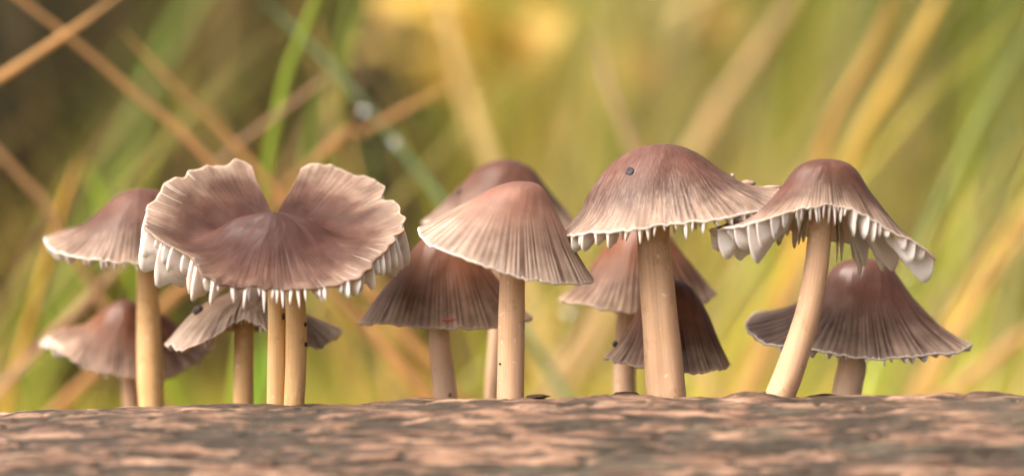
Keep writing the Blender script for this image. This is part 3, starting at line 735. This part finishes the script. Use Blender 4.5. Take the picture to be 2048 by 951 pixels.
def pal(cols, wts, n, jit=0.14):
    cols = np.array(cols); w_ = np.array(wts, float); w_ /= w_.sum()
    c = cols[rng.choice(len(cols), n, p=w_)]
    return np.clip(c * (1 + rng.normal(0, jit, (n, 1))) * (1 + rng.normal(0, 0.05, (n, 3))), 0.01, 0.85)
YEL = (0.78, 0.60, 0.085); LIME = (0.52, 0.60, 0.04); GRN = (0.25, 0.38, 0.03); STRAW = (0.70, 0.47, 0.14); TAN = (0.44, 0.27, 0.13)
OLV = (0.42, 0.38, 0.10); BRN = (0.28, 0.18, 0.09); ORG = (0.58, 0.36, 0.11); PALE = (0.70, 0.54, 0.28); SAGE = (0.36, 0.40, 0.14)

# short bright meadow just behind the log: tops reach only to mid height of the caps
n = 7000
y = 130 + 820 * rng.random(n) ** 0.8; k = (D + y) / D
x = (rng.random(n) - 0.5) * 2 * (190 * k + 160)
pyt = 560 + 150 * rng.random(n) - 40 * fbm(x / 60, y / 60, 3, 2)
h = HC + (475.5 - pyt) * PX * k; h = np.maximum(h, 70)
grass('meadow_grass', 'short bright yellow-green meadow grass behind the log', x, y, h, h * (0.15 + 0.35 * rng.random(n)), rng.random(n) * 6.28, 2.0 + 2.2 * rng.random(n),
      pal([YEL, LIME, GRN, STRAW, ORG], [4, 5, 1.6, 2.2, 0.4], n))

def column(x, y):   # where a plant's column falls across the meadow, 0..2048
    return x / (PX * (D + y) / D) + 1024

def tall(name, label, n, y0, y1, hmin, hmax, zones, wmin, wmax, gaps=(), lean_r=(0.1, 0.5)):
    y = y0 + (y1 - y0) * rng.random(n); k = (D + y) / D
    x = (rng.random(n) - 0.5) * 2 * (150 * k + 150)
    c = column(x, y)
    keep = np.ones(n, bool)
    for a, b, pr in gaps: keep &= ~((c > a) & (c < b) & (rng.random(n) < pr))
    x, y, c = x[keep], y[keep], c[keep]; n = len(x)
    col = np.zeros((n, 3))
    zc = [z[0] for z in zones]
    zi = np.clip(np.searchsorted(zc, c + rng.normal(0, 70, n)) - 1, 0, len(zones) - 1)
    az = np.zeros(n)
    for i, (_, cols, wts, lean) in enumerate(zones):
        s_ = zi == i
        if s_.any():
            col[s_] = pal(cols, wts, int(s_.sum())); az[s_] = np.where(rng.random(s_.sum()) < lean, 0.0, math.pi) + rng.normal(0, 0.5, s_.sum())
    az = np.where(np.sin(az) < -0.1, -az, az)      # stems lean away from the log or along it
    h = hmin + (hmax - hmin) * rng.random(n)
    return grass(name, label, x, y, h, h * (lean_r[0] + (lean_r[1] - lean_r[0]) * rng.random(n)), az, wmin + (wmax - wmin) * rng.random(n), col, 9)

DOLV = (0.17, 0.16, 0.05); DBRN = (0.13, 0.08, 0.045); DGRN = (0.10, 0.15, 0.03)  # dark grass tones; the shade of the gaps is put into their colour
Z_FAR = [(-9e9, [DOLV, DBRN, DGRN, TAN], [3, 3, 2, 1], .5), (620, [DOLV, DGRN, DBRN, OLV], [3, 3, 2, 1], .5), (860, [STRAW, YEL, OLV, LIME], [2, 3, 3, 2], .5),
         (1060, [PALE, OLV, LIME, SAGE], [3, 3, 1, 3], .6), (1450, [OLV, PALE, SAGE, GRN], [3, 1, 3, 2], .8), (1760, [OLV, GRN, SAGE, DOLV], [2, 3, 2, 2], .85)]
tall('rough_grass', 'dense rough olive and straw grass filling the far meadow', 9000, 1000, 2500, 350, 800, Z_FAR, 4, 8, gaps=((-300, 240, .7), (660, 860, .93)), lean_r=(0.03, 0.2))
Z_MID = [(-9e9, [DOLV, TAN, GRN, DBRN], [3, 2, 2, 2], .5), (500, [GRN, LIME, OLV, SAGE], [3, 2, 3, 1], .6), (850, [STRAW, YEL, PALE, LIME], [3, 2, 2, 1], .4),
         (1100, [PALE, STRAW, OLV, SAGE], [3, 2, 3, 1], .6), (1500, [OLV, ORG, LIME, SAGE], [4, 1, 1, 2], .9), (1800, [GRN, OLV, SAGE], [3, 4, 2], .95)]
tall('tall_grass', 'loose tall grass stems standing behind the bright meadow grass', 520, 330, 1000, 210, 420, Z_MID, 2.5, 5, gaps=((-300, 250, .6), (600, 900, .8)), lean_r=(0.1, 0.6))
Z_FINE = [(-9e9, [STRAW, OLV, LIME, TAN], [2, 2, 2, 2], .5), (450, [LIME, GRN, STRAW, YEL], [3, 2, 1, 1], .6), (850, [STRAW, YEL, PALE, LIME], [3, 2, 3, 1], .5),
          (1100, [PALE, STRAW, LIME, SAGE], [3, 1, 3, 2], .6), (1500, [STRAW, PALE, SAGE, LIME], [2, 2, 2, 3], .85)]
tall('fine_grass', 'fine pale grass stems leaning among the meadow grass', 1100, 125, 430, 110, 290, Z_FINE, 1.0, 2.4, gaps=((-300, 450, .5), (600, 880, .85)), lean_r=(0.15, 0.7))
# added near-black blades: shade of the gaps in the grass, put into colour
SHADE_B = (0.045, 0.030, 0.018); SHADE_O = (0.07, 0.05, 0.022); SHADE_G = (0.04, 0.05, 0.018)
Z_SHADE = [(-9e9, [SHADE_B, SHADE_O, SHADE_G], [3, 2, 2], .5), (500, [SHADE_B, SHADE_G, SHADE_O], [3, 3, 2], .5)]
tall('gap_shade_blades', 'near-black blades added as the shade in gaps of the far meadow', 7000, 520, 980, 230, 360, Z_SHADE, 4, 8, gaps=((-9e9, -120, 1), (215, 700, 1), (835, 9e9, 1)), lean_r=(0.0, 0.08))
# short turf round the log and towards the viewer
n = 9000
x = (rng.random(n) - 0.5) * 2600; y = -1300 + 1500 * rng.random(n)
kp = ~((np.abs(x) < 345) & (np.abs(y - LOG_Y) < 82)); x, y = x[kp], y[kp]; n = len(x)
h = 30 + 55 * rng.random(n)
grass('turf', 'short green and straw turf around the log', x, y, h, h * rng.random(n), rng.random(n) * 6.28, 2 + 2 * rng.random(n), pal([LIME, GRN, STRAW, OLV, YEL], [3, 2, 3, 2, 2], n), 6)

# single stalks and blades that can be told apart
def stalk(label, pts, dl, wpx, col, name='grass_stalk', group=None, cat='grass blade', thick=0.35, tip=0.35):
    """pts in photo px from the lower end to the tip; the lower end is carried on down to the ground"""
    k = (D + dl) / D
    P = [W(a, b, dl) for a, b in pts]
    d0 = P[0] - P[1]; gz = float(ground_z(P[0][0], dl)) - 3
    drop = P[0][2] - gz
    sl_ = np.clip(d0[0] / max(1.0, -d0[2]), -1.2, 1.2) if d0[2] < 0 else 0.4 * np.sign(d0[0])
    P = [np.array([P[0][0] + sl_ * drop * 0.75, dl + 6, gz]), np.array([P[0][0] + sl_ * drop * 0.42, dl + 3, gz + drop * 0.5])] + P
    C_ = crm(np.array(P), 30); n_ = 30; tt = np.linspace(0, 1, n_)
    T_ = np.gradient(C_, axis=0); T_ /= np.linalg.norm(T_, axis=1, keepdims=True)
    s_ = np.cross(T_, [0, 1.0, 0]); s_ /= np.linalg.norm(s_, axis=1, keepdims=True); u_ = np.cross(s_, T_)
    hw = 0.74 * wpx * PX * k * 0.5 * (1 - (1 - tip) * tt ** 3) * (0.8 + 0.2 * np.minimum(1, tt * 4))
    hw[-1] *= 0.3
    base = C_[0].copy(); loc = base
    V = []
    for a in np.linspace(0, 2 * math.pi, 8, endpoint=False):
        V.append(C_ + s_ * (hw * math.cos(a))[:, None] + u_ * (hw * thick * math.sin(a))[:, None])
    V = np.stack(V, 1) - loc
    I = np.arange(n_ * 8).reshape(n_, 8); J = np.roll(I, -1, 1)
    F = np.stack([I[:-1], J[:-1], J[1:], I[1:]], -1).reshape(-1, 4)
    colr = np.tile(np.append(np.minimum(np.array(col) * 1.3, 0.86), 1.0), (n_ * 8, 1))
    o = mesh_np(name, V.reshape(-1, 3), F, M_GRASS, attrs={'col': ('FLOAT_COLOR', colr)})
    o.location = [c * MM for c in loc]
    return tag(o, label, cat, group or 'single grass blades behind the log')
PINK = (0.52, 0.34, 0.22); BLUEG = (0.26, 0.38, 0.20); GOLD = (0.66, 0.45, 0.09)
stalk('long tan dry stalk slanting down behind the raised left wing of the split cap', [(440, 345), (300, 215), (140, 75), (40, 0), (-60, -90)], 95, 32, (0.52, 0.31, 0.13))
stalk('broad tan stalk crossing over the long tan dry stalk', [(-60, 205), (0, 162), (90, 95), (170, 42), (260, -25)], 88, 40, (0.56, 0.36, 0.15))
stalk('thinner tan stalk running parallel to the long tan dry stalk', [(490, 312), (400, 225), (300, 120), (245, 60)], 108, 32, (0.54, 0.33, 0.13))
stalk('pinkish stalk rising to the right from behind the split cap', [(430, 335), (520, 255), (600, 195), (668, 142)], 112, 28, PINK)
stalk('upright lime-green blade behind the notch of the split cap', [(522, 420), (545, 280), (572, 150), (625, 20), (660, -80)], 118, 36, (0.33, 0.44, 0.05), 'grass_stalk')
stalk('bluish-green blade arching down between the split cap and the conical caps', [(900, 430), (820, 322), (730, 210), (640, 110), (520, -5)], 128, 26, BLUEG, 'grass_stalk')
stalk('orange-brown blade pointing up to the right of the notch', [(620, 330), (690, 285), (780, 235), (895, 172)], 122, 36, (0.50, 0.29, 0.12), 'grass_stalk')
stalk('tan stalk leaning away to the left of the leftmost mushroom', [(130, 475), (80, 400), (20, 330), (-60, 240)], 112, 36, TAN)
stalk('short golden stalk beside the leftmost cap', [(112, 450), (135, 380), (158, 315)], 130, 26, GOLD)
stalk('green blade bending right in the dark gap of the grass', [(600, 400), (640, 210), (690, 80), (705, -50)], 180, 34, (0.24, 0.32, 0.05), 'grass_stalk')
stalk('broad golden blade slanting behind the arched chestnut cap', [(1690, 340), (1760, 210), (1830, 90), (1890, -20)], 210, 62, (0.62, 0.46, 0.12), 'grass_stalk')
stalk('orange blade rising behind the top of the arched chestnut cap', [(1640, 330), (1680, 215), (1745, 95), (1800, -30)], 190, 46, ORG, 'grass_stalk')
stalk('pale pinkish blade standing between the conical and the largest cap', [(1272, 320), (1238, 230), (1205, 130), (1190, 60)], 180, 34, (0.58, 0.42, 0.28), 'grass_stalk')
stalk('orange stalk slanting up beyond the flared right margin of the bell cap', [(1850, 800), (1930, 640), (2020, 500), (2110, 370)], 160, 46, (0.60, 0.41, 0.16))
stalk('thin brown stalk beside the slanting orange stalk', [(1900, 600), (1970, 470), (2045, 335), (2110, 210)], 150, 20, BRN)
stalk('yellow-orange stalk slanting above the flared bell cap', [(1905, 650), (1990, 500), (2060, 400), (2140, 280)], 185, 44, (0.64, 0.46, 0.14))
stalk('broad tan blade low behind the flared bell cap', [(1840, 850), (1950, 745), (2080, 640)], 170, 60, (0.58, 0.38, 0.20), 'grass_stalk')
stalk('pale broad blade behind the foot of the fawn mushroom', [(1080, 800), (1150, 690), (1205, 590)], 170, 48, (0.62, 0.46, 0.24), 'grass_stalk')
stalk('golden broad blade low behind the gap beside the dark umber cap', [(860, 810), (790, 720), (720, 640), (640, 560)], 190, 60, GOLD, 'grass_stalk')
stalk('wide pale blade above the tall conical cap', [(1010, 420), (950, 240), (905, 100), (880, -20)], 280, 64, PALE, 'grass_stalk')
stalk('wide beige blade slanting above the largest cap', [(1390, 300), (1470, 170), (1560, 40), (1600, -40)], 280, 60, (0.56, 0.42, 0.22), 'grass_stalk')
stalk('vivid green blade seen between the stems under the split cap', [(512, 840), (518, 760), (524, 690)], 90, 34, (0.24, 0.46, 0.04), 'grass_stalk')
stalk('upright green blade left of the bluish-green blade', [(640, 380), (680, 240), (690, 120), (740, -20)], 150, 30, (0.30, 0.36, 0.05), 'grass_stalk')
stalk('vivid green tuft blade left of the split cap wing', [(250, 520), (200, 400), (170, 330)], 170, 40, (0.34, 0.44, 0.04), 'grass_stalk')

# yellow-leaved plants in the background
def leafy(label, px, py, dl, n, spread, lsize, cols, seed):
    r_ = np.random.default_rng(seed); c = W(px, py, dl); gz = float(ground_z(c[0], dl)) - 3
    root = empty('leafy_plant', (c[0], dl, gz)); tag(root, label, 'plant')
    hgt_ = c[2] - gz + spread
    C_ = np.array([[0, 0, 0], [4, 3, hgt_ * 0.5], [0, 0, hgt_]]); Q = crm(C_, 16); V = []
    for a in np.linspace(0, 2 * math.pi, 6, endpoint=False):
        rd = np.linspace(2.2, 0.7, 16)[:, None]; V.append(Q + rd * np.array([math.cos(a), math.sin(a), 0]))
    V = np.stack(V, 1); I = np.arange(96).reshape(16, 6); J = np.roll(I, -1, 1)
    mesh_np('stem', V.reshape(-1, 3), np.stack([I[:-1], J[:-1], J[1:], I[1:]], -1).reshape(-1, 4), M_GRASS, root, attrs={'col': ('FLOAT_COLOR', np.tile([.2, .13, .06, 1], (96, 1)))})
    for i in range(n):
        ce = np.array([r_.normal(0, spread * .55), r_.normal(0, spread * .4), c[2] - gz + r_.normal(0, spread * .55)])
        L = lsize * (0.7 + 0.6 * r_.random()); a = r_.random() * 6.28; tilt = r_.normal(-0.5, 0.5)
        ax_ = np.array([math.cos(a) * math.cos(tilt), math.sin(a) * math.cos(tilt), math.sin(tilt)]); sd_ = np.cross(ax_, [0, 0, 1.0]); sd_ /= np.linalg.norm(sd_); up = np.cross(sd_, ax_)
        V = []
        for q in np.linspace(0, 1, 8):
            wv_ = 0.42 * L * math.sin(math.pi * min(1, q * 0.96 + 0.02)) ** 0.8 * (1 - 0.3 * q)
            mid = ce + ax_ * L * (q - 0.5) - up * L * 0.18 * (q - .3) ** 2
            V += [mid - sd_ * wv_ + up * wv_ * 0.3, mid, mid + sd_ * wv_ + up * wv_ * 0.3]
        F = [(q * 3 + e, q * 3 + e + 1, q * 3 + e + 4, q * 3 + e + 3) for q in range(7) for e in (0, 1)]
        col = np.array(cols[i % len(cols)]) * (0.85 + 0.3 * r_.random())
        lf_ = mesh_np('leaf', np.array(V), F, M_GRASS, root, attrs={'col': ('FLOAT_COLOR', np.tile([*col, 1], (24, 1)))})
leafy('plant with bright yellow autumn leaves high behind the two conical caps', 890, 45, 430, 30, 24, 22, [(0.80, 0.60, 0.15), (0.80, 0.65, 0.22), (0.74, 0.52, 0.14)], 3)
leafy('plant with orange-yellow leaves above the largest cap', 1390, 0, 600, 8, 24, 20, [(0.66, 0.46, 0.16), (0.62, 0.50, 0.22)], 4)

# dewdrops on the bluish-green blade and a low blade
m, t, p, out = newmat('dew'); p.inputs['Base Color'].default_value = (1, 1, 1, 1); p.inputs['Roughness'].default_value = 0.06
p.inputs['Transmission Weight'].default_value = 0.5; p.inputs['IOR'].default_value = 1.33  # milky white body stands in for the bright glint of the drops
for px, py, lab in ((729, 224, 'upper dewdrop on the bluish-green blade'), (792, 288, 'lower dewdrop on the bluish-green blade'), (1137, 626, 'dewdrop milky white for its glint below the wide striped skirt')):
    dd = 124.5 if py < 400 else 135
    o = lump('dewdrop', (0, 0, 0), (0.85, 0.85, 0.9), m, None, 3, seg=16); o.location = [c * MM for c in W(px, py, dd)]
    tag(o, lab, 'dewdrop', 'dewdrops in the grass')
